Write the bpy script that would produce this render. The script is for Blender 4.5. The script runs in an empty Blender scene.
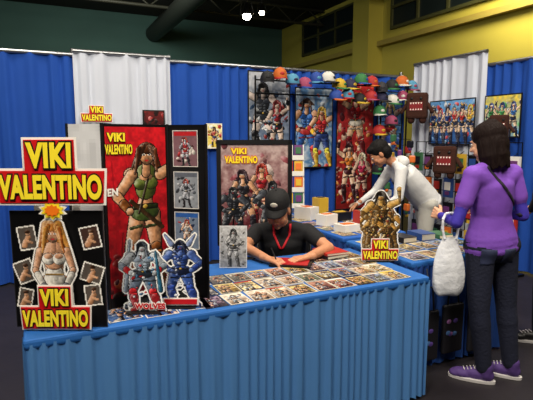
import bpy, math, random
import numpy as np
from mathutils import Vector, Matrix, Euler
from mathutils.bvhtree import BVHTree
random.seed(5); np.random.seed(5)
scene=bpy.context.scene
try:
    scene.view_settings.view_transform='Standard'
except Exception: pass

# ---------------------------------------------------------------- helpers
C25,S25=math.cos(math.radians(25)),math.sin(math.radians(25))
def V(x,y,z=0.0):
    """survey frame (standing visitor) -> hall frame (booth walls along X/Y)"""
    return Vector((C25*x+S25*y,-S25*x+C25*y,z))
YAW=math.radians(-25)
def hx(h):
    h=h.lstrip('#'); return tuple(int(h[i:i+2],16)/255 for i in (0,2,4))
def lin(c):
    return tuple((v/12.92 if v<=0.04045 else ((v+0.055)/1.055)**2.4) for v in c)
_m={}
def mat(name,color,rough=0.6,bump=0.0,bscale=40,var=0.12,vscale=6,metal=0,emit=0,spec=0.4,trans=0,stretch=None):
    if name in _m: return _m[name]
    m=bpy.data.materials.new(name); m.use_nodes=True
    nt=m.node_tree; b=nt.nodes['Principled BSDF']
    c=lin(hx(color))
    tc=nt.nodes.new('ShaderNodeTexCoord')
    n=nt.nodes.new('ShaderNodeTexNoise'); n.inputs['Scale'].default_value=vscale; n.inputs['Detail'].default_value=4
    if stretch:
        mp=nt.nodes.new('ShaderNodeMapping'); mp.inputs['Scale'].default_value=stretch
        nt.links.new(tc.outputs['Object'],mp.inputs['Vector']); nt.links.new(mp.outputs['Vector'],n.inputs['Vector'])
    else: nt.links.new(tc.outputs['Object'],n.inputs['Vector'])
    mx=nt.nodes.new('ShaderNodeMix'); mx.data_type='RGBA'
    mx.inputs['A'].default_value=(*[v*(1-var) for v in c],1)
    mx.inputs['B'].default_value=(*[min(1,v*(1+var)) for v in c],1)
    nt.links.new(n.outputs['Fac'],mx.inputs['Factor']); nt.links.new(mx.outputs['Result'],b.inputs['Base Color'])
    b.inputs['Roughness'].default_value=rough; b.inputs['Metallic'].default_value=metal
    b.inputs['Specular IOR Level'].default_value=spec
    if trans: b.inputs['Transmission Weight'].default_value=trans
    if bump:
        n2=nt.nodes.new('ShaderNodeTexNoise'); n2.inputs['Scale'].default_value=bscale; n2.inputs['Detail'].default_value=3
        if stretch: nt.links.new(mp.outputs['Vector'],n2.inputs['Vector'])
        else: nt.links.new(tc.outputs['Object'],n2.inputs['Vector'])
        bp=nt.nodes.new('ShaderNodeBump'); bp.inputs['Strength'].default_value=bump; bp.inputs['Distance'].default_value=0.02
        nt.links.new(n2.outputs['Fac'],bp.inputs['Height']); nt.links.new(bp.outputs['Normal'],b.inputs['Normal'])
    if emit:
        b.inputs['Emission Color'].default_value=(*c,1); b.inputs['Emission Strength'].default_value=emit
    _m[name]=m; return m
def artmat(rough=0.35):
    k='printed_art_%d'%int(rough*100)
    if k in _m: return _m[k]
    m=bpy.data.materials.new(k); m.use_nodes=True; nt=m.node_tree; b=nt.nodes['Principled BSDF']
    a=nt.nodes.new('ShaderNodeVertexColor'); a.layer_name='Col'
    nt.links.new(a.outputs['Color'],b.inputs['Base Color']); b.inputs['Roughness'].default_value=rough
    b.inputs['Specular IOR Level'].default_value=0.4
    _m[k]=m; return m
def link(o,parent=None):
    scene.collection.objects.link(o)
    if parent is not None: o.parent=parent
    return o
def empty(name,loc=(0,0,0),rz=0.0):
    e=bpy.data.objects.new(name,None); e.empty_display_size=0.1
    e.location=loc; e.rotation_euler=(0,0,rz); link(e); return e

class MB:
    def __init__(s): s.v=[];s.f=[];s.m=[];s.s=[];s.mats=[]
    def mi(s,m):
        if m not in s.mats: s.mats.append(m)
        return s.mats.index(m)
    def add(s,vs,fs,m,smooth=False,M=None):
        o=len(s.v)
        for p in vs:
            p=Vector(p)
            if M is not None: p=M@p
            s.v.append(tuple(p))
        k=s.mi(m)
        for f in fs: s.f.append([o+i for i in f]); s.m.append(k); s.s.append(smooth)
    def box(s,c,size,m,rot=None,M=None,bev=0.0):
        x,y,z=[k/2 for k in size]
        R=(Euler(rot).to_matrix().to_4x4() if rot else Matrix.Identity(4))
        T=Matrix.Translation(c)@R
        if M is not None: T=M@T
        if bev>0:
            b=min(bev,x*.9,y*.9,z*.9); vs=[];
            def ring(zz,ins):
                a,bb=x-ins,y-ins; r=b
                out=[]
                for (sx,sy,a0) in((1,1,0),(-1,1,90),(-1,-1,180),(1,-1,270)):
                    for k in range(4):
                        t=math.radians(a0+k*30); out.append((sx*(a-r)+math.cos(t)*r,sy*(bb-r)+math.sin(t)*r,zz))
                return out
            rr=[(-z,b*.6),(-z+b*.3,b*.2),(-z+b,0),(z-b,0),(z-b*.3,b*.2),(z,b*.6)]
            for zz,ins in rr:
                vs+=ring(zz,min(ins,x*.5,y*.5))
            fs=[]
            for i in range(5):
                for j in range(16):
                    fs.append((i*16+j,i*16+(j+1)%16,(i+1)*16+(j+1)%16,(i+1)*16+j))
            fs.append(tuple(range(15,-1,-1))); fs.append(tuple(range(80,96)))
            s.add(vs,fs,m,False,T); return
        vs=[(-x,-y,-z),(x,-y,-z),(x,y,-z),(-x,y,-z),(-x,-y,z),(x,-y,z),(x,y,z),(-x,y,z)]
        s.add(vs,[(0,3,2,1),(4,5,6,7),(0,1,5,4),(1,2,6,5),(2,3,7,6),(3,0,4,7)],m,False,T)
    def cyl(s,p0,p1,r0,r1,m,n=14,M=None,smooth=True):
        p0=Vector(p0);p1=Vector(p1);d=p1-p0;L=d.length
        if L<1e-6: return
        q=d.to_track_quat('Z','Y').to_matrix().to_4x4(); T=Matrix.Translation(p0)@q
        if M is not None: T=M@T
        vs=[(r0*math.cos(2*math.pi*i/n),r0*math.sin(2*math.pi*i/n),0) for i in range(n)]+[(r1*math.cos(2*math.pi*i/n),r1*math.sin(2*math.pi*i/n),L) for i in range(n)]
        s.add(vs,[(i,(i+1)%n,n+(i+1)%n,n+i) for i in range(n)],m,smooth,T)
        s.add(vs,[tuple(range(n-1,-1,-1)),tuple(range(n,2*n))],m,False,T)
    def ell(s,c,r,m,R=None,nu=18,nv=10,M=None):
        if isinstance(r,(int,float)): r=(r,r,r)
        vs=[];fs=[]
        T=Matrix.Translation(c)@((R.to_4x4()) if R is not None else Matrix.Identity(4))
        if M is not None: T=M@T
        vs.append((0,0,-r[2]))
        for j in range(1,nv):
            p=-math.pi/2+math.pi*j/nv
            for i in range(nu):
                t=2*math.pi*i/nu; vs.append((r[0]*math.cos(p)*math.cos(t),r[1]*math.cos(p)*math.sin(t),r[2]*math.sin(p)))
        vs.append((0,0,r[2])); L=len(vs)-1
        for i in range(nu):
            fs.append((0,1+(i+1)%nu,1+i)); fs.append((L,L-nu+i,L-nu+(i+1)%nu))
        for j in range(nv-2):
            for i in range(nu):
                a=1+j*nu+i;b=1+j*nu+(i+1)%nu; fs.append((a,b,b+nu,a+nu))
        s.add(vs,fs,m,True,T)
    def lathe(s,prof,m,n=20,M=None,sx=1,sy=1):
        vs=[];fs=[]
        for r,z in prof:
            for i in range(n):
                t=2*math.pi*i/n; vs.append((r*sx*math.cos(t),r*sy*math.sin(t),z))
        for j in range(len(prof)-1):
            for i in range(n):
                a=j*n+i;b=j*n+(i+1)%n; fs.append((a,b,b+n,a+n))
        s.add(vs,fs,m,True,M)
    def obj(s,name,parent=None,loc=None,rz=0.0,bevel=0.0):
        me=bpy.data.meshes.new(name); me.from_pydata(s.v,[],s.f)
        for m in s.mats: me.materials.append(m)
        me.polygons.foreach_set('material_index',s.m); me.polygons.foreach_set('use_smooth',s.s)
        me.update()
        o=bpy.data.objects.new(name,me)
        if loc is not None: o.location=loc
        o.rotation_euler=(0,0,rz)
        return link(o,parent)

# ---------------------------------------------------------------- 2D printed art on fine coloured meshes
def snoise(ny,nx,cell):
    """smooth value noise -1..1"""
    gy,gx=max(2,int(ny/cell)+2),max(2,int(nx/cell)+2)
    g=np.random.rand(gy,gx)*2-1
    y=np.linspace(0,gy-1.001,ny);x=np.linspace(0,gx-1.001,nx)
    y0=y.astype(int);x0=x.astype(int);fy=(y-y0)[:,None];fx=(x-x0)[None]
    fy=fy*fy*(3-2*fy);fx=fx*fx*(3-2*fx)
    a=g[y0][:,x0];b=g[y0][:,x0+1];c=g[y0+1][:,x0];d=g[y0+1][:,x0+1]
    return (a*(1-fx)+b*fx)*(1-fy)+(c*(1-fx)+d*fx)*fy
class Cv:
    def __init__(s,w,h,res,bg='#ffffff',clear=False):
        s.w,s.h=w,h; s.nx=max(2,int(w*res)); s.ny=max(2,int(h*res))
        xs=(np.arange(s.nx)+.5)/s.nx*w; ys=(np.arange(s.ny)+.5)/s.ny*h
        s.X,s.Y=np.meshgrid(xs,ys); s.rgb=np.zeros((s.ny,s.nx,3)); s.rgb[:]=hx(bg)
        s.al=np.zeros((s.ny,s.nx),bool) if clear else np.ones((s.ny,s.nx),bool)
        s.sh=True
        s.n1=snoise(s.ny,s.nx,max(3,s.nx/14)); s.n2=snoise(s.ny,s.nx,3)
    def put(s,mk,c,f=None):
        c=np.array(hx(c) if isinstance(c,str) else c)
        if f is None: s.rgb[mk]=c
        else:
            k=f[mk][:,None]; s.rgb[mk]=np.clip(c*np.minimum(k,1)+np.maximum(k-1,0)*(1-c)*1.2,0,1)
        s.al|=mk
    def ell(s,cx,cy,rx,ry,c,rot=0,ink=0,inkc='#0a0a0c'):
        dx=s.X-cx;dy=s.Y-cy;ca,sa=math.cos(rot),math.sin(rot)
        u=dx*ca+dy*sa;v=-dx*sa+dy*ca
        if ink: s.put((u/(rx+ink))**2+(v/(ry+ink))**2<1,inkc)
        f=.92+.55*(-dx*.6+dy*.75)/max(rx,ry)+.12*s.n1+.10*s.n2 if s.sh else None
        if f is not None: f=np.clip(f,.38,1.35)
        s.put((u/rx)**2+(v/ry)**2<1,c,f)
    def cap(s,x0,y0,x1,y1,r0,r1,c,ink=0,hl=None):
        dx,dy=x1-x0,y1-y0;L=dx*dx+dy*dy+1e-9
        t=np.clip(((s.X-x0)*dx+(s.Y-y0)*dy)/L,0,1)
        qx=s.X-x0-t*dx;qy=s.Y-y0-t*dy; rr=r0+t*(r1-r0)
        d=np.hypot(qx,qy)-rr
        if ink: s.put(d<ink,'#0a0a0c')
        f=None
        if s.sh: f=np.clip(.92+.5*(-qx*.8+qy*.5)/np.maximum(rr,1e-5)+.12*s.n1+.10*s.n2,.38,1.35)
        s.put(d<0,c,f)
    def rect(s,x0,y0,x1,y1,c,rot=0,ink=0,inkc='#0a0a0c'):
        cx,cy=(x0+x1)/2,(y0+y1)/2;ca,sa=math.cos(rot),math.sin(rot)
        u=(s.X-cx)*ca+(s.Y-cy)*sa;v=-(s.X-cx)*sa+(s.Y-cy)*ca
        if ink: s.put((abs(u)<(x1-x0)/2+ink)&(abs(v)<(y1-y0)/2+ink),inkc)
        s.put((abs(u)<(x1-x0)/2)&(abs(v)<(y1-y0)/2),c)
    def rays(s,cx,cy,c1,c2,n=14):
        a=np.arctan2(s.Y-cy,s.X-cx)+.15*s.n1; t=(np.sin(a*n)*.5+.5)[...,None]
        s.rgb[:]=np.array(hx(c1))*(1-t)+np.array(hx(c2))*t
    def grad(s,c1,c2):
        t=np.clip(s.Y/s.h+.22*s.n1+.1*s.n2,0,1)[...,None]; s.rgb[:]=np.array(hx(c1))*(1-t)+np.array(hx(c2))*t
    def blot(s,n,pal,r0,r1,ink=0,box=None):
        for i in range(n):
            bx=box or (0,0,s.w,s.h)
            s.ell(random.uniform(bx[0],bx[2]),random.uniform(bx[1],bx[3]),random.uniform(r0,r1),random.uniform(r0,r1)*.6,random.choice(pal),random.uniform(0,3),ink)
    def border(s,t,c):
        s.put((s.X<t)|(s.X>s.w-t)|(s.Y<t)|(s.Y>s.h-t),c)
    def halo(s,n,c='#f4f2ee'):
        a=s.al.copy()
        for k in range(n):
            b=a.copy(); b[1:]|=a[:-1]; b[:-1]|=a[1:]; b[:,1:]|=a[:,:-1]; b[:,:-1]|=a[:,1:]; a=b
        new=a&~s.al; s.rgb[new]=hx(c); s.al=a
def dk(c,f):
    return '#%02x%02x%02x'%tuple(max(0,min(255,int(v*f*255))) for v in hx(c))
def fig(c,x,y,s,skin='#d89a72',hair='#3a1d10',top='#2c6b3a',bot='#2c6b3a',boots='#1c1a20',bulk=1.0,ink=None,mir=1,arm=0,hl=.3,legs=None,lean=0.0):
    ink=s*.006 if ink is None else ink
    B=bulk
    tx=lambda u,v:x+mir*(u+lean*(v-.5))*s
    def cap(u0,v0,u1,v1,r0,r1,col,k=1): c.cap(tx(u0,v0),y+v0*s,tx(u1,v1),y+v1*s,r0*s,r1*s,col,ink*k)
    def el(u,v,ru,rv,col,rot=0,k=1): c.ell(tx(u,v),y+v*s,ru*s,rv*s,col,rot*mir,ink*k)
    if hl>0:
        for k in range(9):
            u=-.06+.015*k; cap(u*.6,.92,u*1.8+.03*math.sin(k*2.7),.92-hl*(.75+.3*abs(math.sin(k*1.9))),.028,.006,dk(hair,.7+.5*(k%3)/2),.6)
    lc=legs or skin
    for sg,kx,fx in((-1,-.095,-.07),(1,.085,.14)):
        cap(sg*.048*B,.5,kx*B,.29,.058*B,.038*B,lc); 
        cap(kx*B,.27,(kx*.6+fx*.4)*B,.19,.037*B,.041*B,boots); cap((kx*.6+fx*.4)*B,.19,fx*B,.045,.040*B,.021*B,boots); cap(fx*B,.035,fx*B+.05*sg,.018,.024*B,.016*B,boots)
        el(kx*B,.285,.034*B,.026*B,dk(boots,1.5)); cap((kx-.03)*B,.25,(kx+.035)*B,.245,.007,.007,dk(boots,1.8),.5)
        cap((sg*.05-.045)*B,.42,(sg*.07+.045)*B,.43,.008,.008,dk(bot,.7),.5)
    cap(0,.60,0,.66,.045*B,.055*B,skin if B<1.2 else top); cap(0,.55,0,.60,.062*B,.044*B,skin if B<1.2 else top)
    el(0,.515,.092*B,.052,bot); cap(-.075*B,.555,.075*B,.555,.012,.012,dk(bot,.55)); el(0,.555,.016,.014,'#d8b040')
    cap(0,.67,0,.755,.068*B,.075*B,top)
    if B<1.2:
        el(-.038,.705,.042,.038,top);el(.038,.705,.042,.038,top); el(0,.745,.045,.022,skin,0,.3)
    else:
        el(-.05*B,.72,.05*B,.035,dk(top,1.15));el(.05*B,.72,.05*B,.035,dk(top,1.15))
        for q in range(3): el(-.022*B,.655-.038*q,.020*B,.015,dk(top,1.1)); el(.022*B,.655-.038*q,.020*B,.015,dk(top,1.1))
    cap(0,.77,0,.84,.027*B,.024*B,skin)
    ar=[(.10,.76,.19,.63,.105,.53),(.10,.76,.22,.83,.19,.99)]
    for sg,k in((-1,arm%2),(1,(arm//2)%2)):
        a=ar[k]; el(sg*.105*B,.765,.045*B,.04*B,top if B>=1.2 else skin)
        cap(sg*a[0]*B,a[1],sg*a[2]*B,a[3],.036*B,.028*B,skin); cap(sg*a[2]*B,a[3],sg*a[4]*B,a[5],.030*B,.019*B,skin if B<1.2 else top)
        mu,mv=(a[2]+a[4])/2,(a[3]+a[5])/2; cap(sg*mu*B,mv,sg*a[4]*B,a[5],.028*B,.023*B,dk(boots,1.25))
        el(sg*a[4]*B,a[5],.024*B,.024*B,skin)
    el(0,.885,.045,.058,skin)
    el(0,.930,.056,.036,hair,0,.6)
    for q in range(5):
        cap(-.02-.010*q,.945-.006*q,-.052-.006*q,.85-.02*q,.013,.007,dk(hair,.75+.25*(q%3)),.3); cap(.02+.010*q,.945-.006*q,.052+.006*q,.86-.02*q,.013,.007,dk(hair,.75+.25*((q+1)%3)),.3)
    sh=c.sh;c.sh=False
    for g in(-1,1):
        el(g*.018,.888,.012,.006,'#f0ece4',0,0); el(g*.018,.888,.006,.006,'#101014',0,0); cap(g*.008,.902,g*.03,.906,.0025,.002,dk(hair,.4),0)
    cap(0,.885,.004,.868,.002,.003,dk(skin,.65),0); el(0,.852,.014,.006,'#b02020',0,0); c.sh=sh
def art_data(c):
    nx,ny=c.nx,c.ny
    xs=np.linspace(-c.w/2,c.w/2,nx+1); zs=np.linspace(0,c.h,ny+1)
    XX,ZZ=np.meshgrid(xs,zs); vs=np.stack([XX,np.zeros_like(XX),ZZ],-1).reshape(-1,3)
    jj,ii=np.nonzero(c.al); a=jj*(nx+1)+ii
    fs=np.stack([a,a+1,a+nx+2,a+nx+1],-1)
    rgb=np.clip(c.rgb*(1+.05*c.n1+.05*c.n2)[...,None],0,1)
    cols=rgb[jj,ii]
    used=np.unique(fs); rm=np.full(len(vs),-1); rm[used]=np.arange(len(used))
    return vs[used],rm[fs],cols
def art_mesh(name,items,rough=.35):
    AV=[];AF=[];AC=[];o=0
    for c,M in items:
        v,f,k=art_data(c)
        if M is not None:
            R=np.array(M.to_3x3());t=np.array(M.translation); v=v@R.T+t
        AV.append(v);AF.append(f+o);AC.append(k);o+=len(v)
    v=np.concatenate(AV);f=np.concatenate(AF);k=np.concatenate(AC)
    me=bpy.data.meshes.new(name); me.from_pydata(v.tolist(),[],f.tolist())
    at=me.color_attributes.new('Col','FLOAT_COLOR','CORNER')
    kl=np.where(k<=.04045,k/12.92,((k+.055)/1.055)**2.4)
    cc=np.ones((len(f)*4,4),np.float32); cc[:,:3]=np.repeat(kl,4,0)
    at.data.foreach_set('color',cc.ravel()); me.materials.append(artmat(rough)); me.update(); return me
def art(name,c,parent=None,loc=(0,0,0),rot=(0,0,0),thick=.006,rough=.35):
    me=art_mesh(name,[(c,None)],rough); o=bpy.data.objects.new(name,me); o.location=loc; o.rotation_euler=rot
    if thick:
        sd=o.modifiers.new('s','SOLIDIFY'); sd.thickness=thick; sd.offset=-1
    return link(o,parent)
def text(name,s,w,h,m,parent,loc,rot=(0,0,0),ext=.002,bold=.02,out=None,outm=None):
    def mk(off,e):
        cu=bpy.data.curves.new('t','FONT'); cu.body=s; cu.align_x='CENTER'; cu.extrude=e; cu.offset=off; cu.space_character=1.06
        o=bpy.data.objects.new('t',cu); scene.collection.objects.link(o)
        dg=bpy.context.evaluated_depsgraph_get(); me=bpy.data.meshes.new_from_object(o.evaluated_get(dg))
        bpy.data.objects.remove(o); return me
    me=mk(bold,.02); n=len(me.vertices); a=np.zeros(n*3); me.vertices.foreach_get('co',a); a=a.reshape(-1,3)
    mn,mx=a.min(0),a.max(0); ctr=(mn+mx)/2; sc=(w/(mx[0]-mn[0]),h/(mx[1]-mn[1]))
    def fin(me,nm,mm,yo,e):
        n=len(me.vertices); a=np.zeros(n*3); me.vertices.foreach_get('co',a); a=a.reshape(-1,3)
        b=np.stack([(a[:,0]-ctr[0])*sc[0],-a[:,2]/.02*e+yo,(a[:,1]-ctr[1])*sc[1]],-1)
        me.vertices.foreach_set('co',b.ravel()); me.materials.clear(); me.materials.append(mm); me.update()
        o=bpy.data.objects.new(nm,me); o.location=loc; o.rotation_euler=rot; link(o,parent)
    fin(me,name,m,0,ext)
    if out: fin(mk(out,.02),name+'_outline',outm,ext*1.2,ext)

# ---------------------------------------------------------------- materials
RED=mat('sign_red','#c81218',.4,var=.05); WHT=mat('card_white','#eeebe4',.5,var=.03); YEL=mat('letter_yellow','#f8e030',.4,var=.04)
BLK=mat('black_card','#0a0a0c',.45,var=.1); BLKM=mat('black_metal','#141414',.35,metal=.6)
BLUEC=mat('drape_blue','#0f459f',.85,bump=.15,bscale=120,var=.15,vscale=2); WHC=mat('drape_white','#c4cad8',.85,bump=.1,bscale=100,var=.05,vscale=2)
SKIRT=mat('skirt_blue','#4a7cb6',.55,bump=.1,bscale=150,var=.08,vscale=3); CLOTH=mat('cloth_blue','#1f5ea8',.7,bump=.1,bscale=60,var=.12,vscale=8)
CHR=mat('pipe_chrome','#9a9ca0',.3,metal=.9)

# ---------------------------------------------------------------- hall shell
AX0,AX1,BY0,BY1,ZC=-14.0,10.8,-6.0,21.4,6.7
fl=mat('hall_floor','#221e22',.5,bump=.15,bscale=8,var=.35,vscale=3)
b=MB(); b.box(((AX0+AX1)/2,(BY0+BY1)/2,-.05),(AX1-AX0,BY1-BY0,.1),fl); b.obj('floor')
cm=mat('hall_ceiling','#1a1812',.9,var=.3)
b=MB(); b.box(((AX0+AX1)/2,(BY0+BY1)/2,ZC+.05),(AX1-AX0,BY1-BY0,.1),cm); b.obj('ceiling')
teal=mat('wall_dark_teal','#34504a',.8,var=.2,vscale=.6); yl=mat('wall_yellow','#a2963c',.8,var=.18,vscale=.5); yl2=mat('wall_yellow_trim','#8a7a36',.7,var=.1)
b=MB(); b.box(((AX0+AX1)/2,BY1+.1,ZC/2),(AX1-AX0,.2,ZC),teal)
b.obj('wall_north')
b=MB(); b.box((AX1+.1,(BY0+BY1)/2,ZC/2),(.2,BY1-BY0,ZC),yl); b.obj('wall_east')
b=MB(); b.box((AX0-.1,(BY0+BY1)/2,ZC/2),(.2,BY1-BY0,ZC),teal); b.obj('wall_west')
b=MB(); b.box(((AX0+AX1)/2,BY0-.1,ZC/2),(AX1-AX0,.2,ZC),teal); b.obj('wall_south')
gl=mat('window_glass_dark','#10181a',.4,var=.3,vscale=1); fr=mat('window_frame','#3a3a1e',.5)
def window(name,b0,b1,z0,z1,nc,nr):
    m=MB(); m.box((AX1-.03,(b0+b1)/2,(z0+z1)/2),(.04,b1-b0,z1-z0),gl)
    for i in range(nc+1): m.box((AX1-.06,b0+(b1-b0)*i/nc,(z0+z1)/2),(.1,.09,z1-z0+.09),fr)
    for j in range(nr+1): m.box((AX1-.07,(b0+b1)/2,z0+(z1-z0)*j/nr),(.1,b1-b0,.09),fr)
    m.obj(name)
window('window_1',15.3,19.2,5.15,6.45,3,2); window('window_2',8.3,13.2,5.15,6.45,4,2)
b=MB(); b.box((AX1-.12,(BY0+BY1)/2,4.72),(.24,BY1-BY0,.16),yl2); b.obj('trim_1')
b=MB(); b.box((AX1-.3,14.2,ZC/2),(.6,.9,ZC),yl); b.obj('wall_pilaster_east')
bm=mat('beam_steel','#2c2a20',.6,metal=.3)
def truss(name,p0,p1,hh=.55):
    m=MB(); p0=Vector(p0);p1=Vector(p1); up=Vector((0,0,hh))
    for q in(Vector(),up): m.cyl(p0+q,p1+q,.06,.06,bm,8)
    n=int((p1-p0).length/.7)
    for i in range(n):
        a=p0.lerp(p1,i/n);c=p0.lerp(p1,(i+1)/n)
        m.cyl(a if i%2 else a+up,c+up if i%2 else c,.03,.03,bm,6)
    m.obj(name)
for i,bb in enumerate((8.5,13,17.5)): truss('roof_truss',(AX0+.1,bb,6.1),(AX1-.1,bb,6.1))
m=MB(); m.cyl((4.6,3,5.95),(4.6,BY1-.1,5.95),.33,.33,mat('duct_grey','#2e302b',.5,metal=.5),20); m.obj('ceiling_duct')
lampm=mat('lamp_glow','#fff4d8',.5,emit=30,var=0)
for (x,y,z,g) in((-.48,12.2,4.46,1.0),(-.12,12.9,4.72,.7)):
    p=V(x,y,z); m=MB(); T=Matrix.Translation(p)@Matrix.Scale(g,4)
    m.lathe([(.02,.36),(.05,.33),(.10,.20),(.17,.08),(.17,.06),(.14,.06)],BLKM,20,T)
    m.ell((0,0,.03),(.10,.10,.09),lampm,M=T); m.cyl((0,0,.35),(0,0,(ZC-z)/g),.02,.02,BLKM,8,T)
    m.cyl((-.18,0,.08),(-.12,0,.36),.012,.012,BLKM,6,T); m.cyl((.18,0,.08),(.12,0,.36),.012,.012,BLKM,6,T); m.cyl((-.12,0,.36),(.12,0,.36),.012,.012,BLKM,6,T)
    m.obj('ceiling_lamp')

# ---------------------------------------------------------------- drapes
def drape(mb,p0,p1,z0,z1,m,pleat=.16,amp=.035,seed=0,rows=8,step=.016):
    p0=Vector((p0[0],p0[1],0));p1=Vector((p1[0],p1[1],0));L=(p1-p0).length;d=(p1-p0)/L;n=Vector((-d.y,d.x,0))
    nc=int(L/step); vs=[];fs=[]
    ph=[0]
    for i in range(nc): ph.append(ph[-1]+2*math.pi*step/pleat*(1+.45*math.sin(i*.11+seed)))
    for j in range(rows+1):
        t=j/rows;z=z0+(z1-z0)*t
        for i in range(nc+1):
            a=amp*(1-.45*t)*(math.sin(ph[i]+.25*math.sin(3*t+i*.02))+.35*math.sin(ph[i]*2.3+seed+t))
            q=p0+d*(L*i/nc)+n*a; vs.append((q.x,q.y,z))
    for j in range(rows):
        for i in range(nc):
            a=j*(nc+1)+i; fs.append((a,a+1,a+nc+2,a+nc+1))
    mb.add(vs,fs,m,True)
def curtain(name,p0,p1,z1,m,parent,seed=1):
    b=MB(); drape(b,p0,p1,.02,z1,m,.17,.03,seed)
    b.cyl((p0[0],p0[1],z1),(p1[0],p1[1],z1),.022,.022,CHR,10); b.obj(name,parent)
EB=empty('back_drape_wall'); ES=empty('side_drape_wall')
curtain('blue_panel_1',(-3.4,5.62),(.35,5.62),2.42,BLUEC,EB,1)
curtain('white_panel',(.35,5.60),(1.39,5.60),2.46,WHC,EB,2)
curtain('blue_panel_2',(1.39,5.62),(4.85,5.62),2.42,BLUEC,EB,3)
curtain('blue_panel',(4.95,5.55),(4.95,2.6),2.42,BLUEC,ES,4)
curtain('white_panel',(4.90,5.5),(4.90,4.25),2.58,WHC,ES,5)
for i,(a,bb) in enumerate(((-3.4,5.72),(.36,5.72),(1.4,5.72),(4.85,5.72))):
    m=MB(); m.cyl((a,bb,0.01),(a,bb,2.5),.025,.025,CHR,10); m.box((a,bb,.008),(.35,.2,.014),CHR); m.obj('pole_%d'%i,EB)
m=MB(); m.cyl((5.0,2.6,0.01),(5.0,2.6,2.5),.025,.025,CHR,10); m.box((5.0,2.6,.008),(.2,.35,.014),CHR); m.obj('pole',ES)

# ---------------------------------------------------------------- tables
def table(name,a0,a1,b0,b1,skm,clm,pleat=.055,amp=.012,seed=0,sides='FLR'):
    e=empty(name)
    t=MB(); ztop=.75
    t.box(((a0+a1)/2,(b0+b1)/2,ztop-.02),(a1-a0,b1-b0,.04),clm,bev=.012)
    t.obj('top_cloth',e)
    t=MB()
    if 'F' in sides: drape(t,(a0,b0+.004),(a1,b0+.004),.02,ztop-.02,skm,pleat,amp,seed,8,.009)
    if 'R' in sides: drape(t,(a1-.004,b0),(a1-.004,b1),.02,ztop-.02,skm,pleat,amp,seed+1,6,.012)
    if 'L' in sides: drape(t,(a0+.004,b1),(a0+.004,b0),.02,ztop-.02,skm,pleat,amp,seed+2,6,.012)
    t.obj('pleated_skirt',e)
    t=MB()
    for a in(a0+.2,a1-.2):
        for bb in(b0+.1,b1-.1): t.cyl((a,bb,0.0),(a,bb,ztop-.04),.014,.014,BLKM,8)
        t.cyl((a,b0+.1,.25),(a,b1-.1,.25),.01,.01,BLKM,8)
    t.obj('folding_legs',e)
    return e
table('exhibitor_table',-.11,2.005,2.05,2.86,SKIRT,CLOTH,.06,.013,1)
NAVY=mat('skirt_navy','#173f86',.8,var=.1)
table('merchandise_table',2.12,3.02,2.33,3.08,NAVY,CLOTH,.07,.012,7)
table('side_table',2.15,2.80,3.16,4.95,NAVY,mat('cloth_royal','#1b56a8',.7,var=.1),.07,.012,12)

# ---------------------------------------------------------------- foreground sign standee
sx,sy=-.868,1.925
E=empty('pinup_sign_standee',V(sx,sy,.752),YAW)
c=Cv(.385,.50,300,'#08080a')
c.border(.004,'#26262a')
cards=[(.035,.34,.10,.43,.15),(.125,.30,.18,.40,-.1),(.015,.20,.085,.285,.35),(.295,.345,.365,.43,.2),(.29,.20,.37,.27,-.3),(.30,.10,.36,.18,.1),(.02,.09,.07,.165,-.2)]
for x0,y0,x1,y1,r in cards:
    c.rect(x0,y0,x1,y1,random.choice(['#6c3c28','#45302a','#574f49']),r,.006,'#efece6')
    cx,cy=(x0+x1)/2,(y0+y1)/2
    c.cap(cx-.012,cy-.03,cx+.004,cy+.002,.013,.011,'#c99068'); c.cap(cx-.01,cy-.01,cx+.02,cy-.02,.006,.005,'#d9a47e'); c.ell(cx+.003,cy+.018,.009,.011,'#e0ac88'); c.ell(cx+.002,cy+.026,.012,.008,'#3a2010')
art('black_backboard',c,E,(0,.03,-.0),thick=.008)
c=Cv(.26,.50,480,clear=True)
skin='#d8a07c';hr='#b8641e'
k=.0022
for q in range(11): c.cap(.13+.005*(q-5),.445,.13+.013*(q-5)+.006*math.sin(q*2.1),.31+.018*abs(math.sin(q*1.7)),.018,.005,('#9c5218','#d09040','#b87028')[q%3])
for sg in(-1,1):
    c.cap(.13+sg*.028,.20,.13+sg*.05,.02,.034,.02,skin,k)
c.ell(.13,.20,.056,.035,'#e4e0d8',0,k); c.cap(.13,.23,.13,.30,.032,.042,skin,k); c.cap(.13,.222,.13,.235,.044,.038,'#e4e0d8',k)
c.cap(.13,.30,.13,.33,.044,.045,skin,k); c.ell(.108,.302,.026,.024,'#ece8e0',0,k);c.ell(.152,.302,.026,.024,'#ece8e0',0,k)
c.ell(.108,.313,.018,.012,skin);c.ell(.152,.313,.018,.012,skin)
c.cap(.095,.235,.165,.235,.004,.004,'#9a7a40'); c.ell(.13,.262,.003,.004,'#a06c4c')
for sg in(-1,1):
    c.cap(.13+sg*.056,.335,.13+sg*.078,.255,.015,.012,skin,k); c.cap(.13+sg*.078,.255,.13+sg*.045,.19,.012,.010,skin,k)
    c.cap(.13+sg*.070,.235,.13+sg*.05,.195,.0135,.0115,'#d8d4cc',k)
    c.cap(.13+sg*.045,.185,.13+sg*.03,.16,.015,.012,'#5d5f66',k)
c.cap(.13,.34,.13,.38,.013,.012,skin)
c.ell(.13,.405,.026,.034,skin,0,.0015); c.ell(.13,.434,.033,.017,'#c88038')
for q in range(4): c.cap(.115-.005*q,.44-.004*q,.098-.004*q,.36-.01*q,.009,.004,('#a85a1c','#d09040')[q%2]); c.cap(.145+.005*q,.44-.004*q,.162+.004*q,.36-.01*q,.009,.004,('#d09040','#a85a1c')[q%2])
c.sh=False
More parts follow.
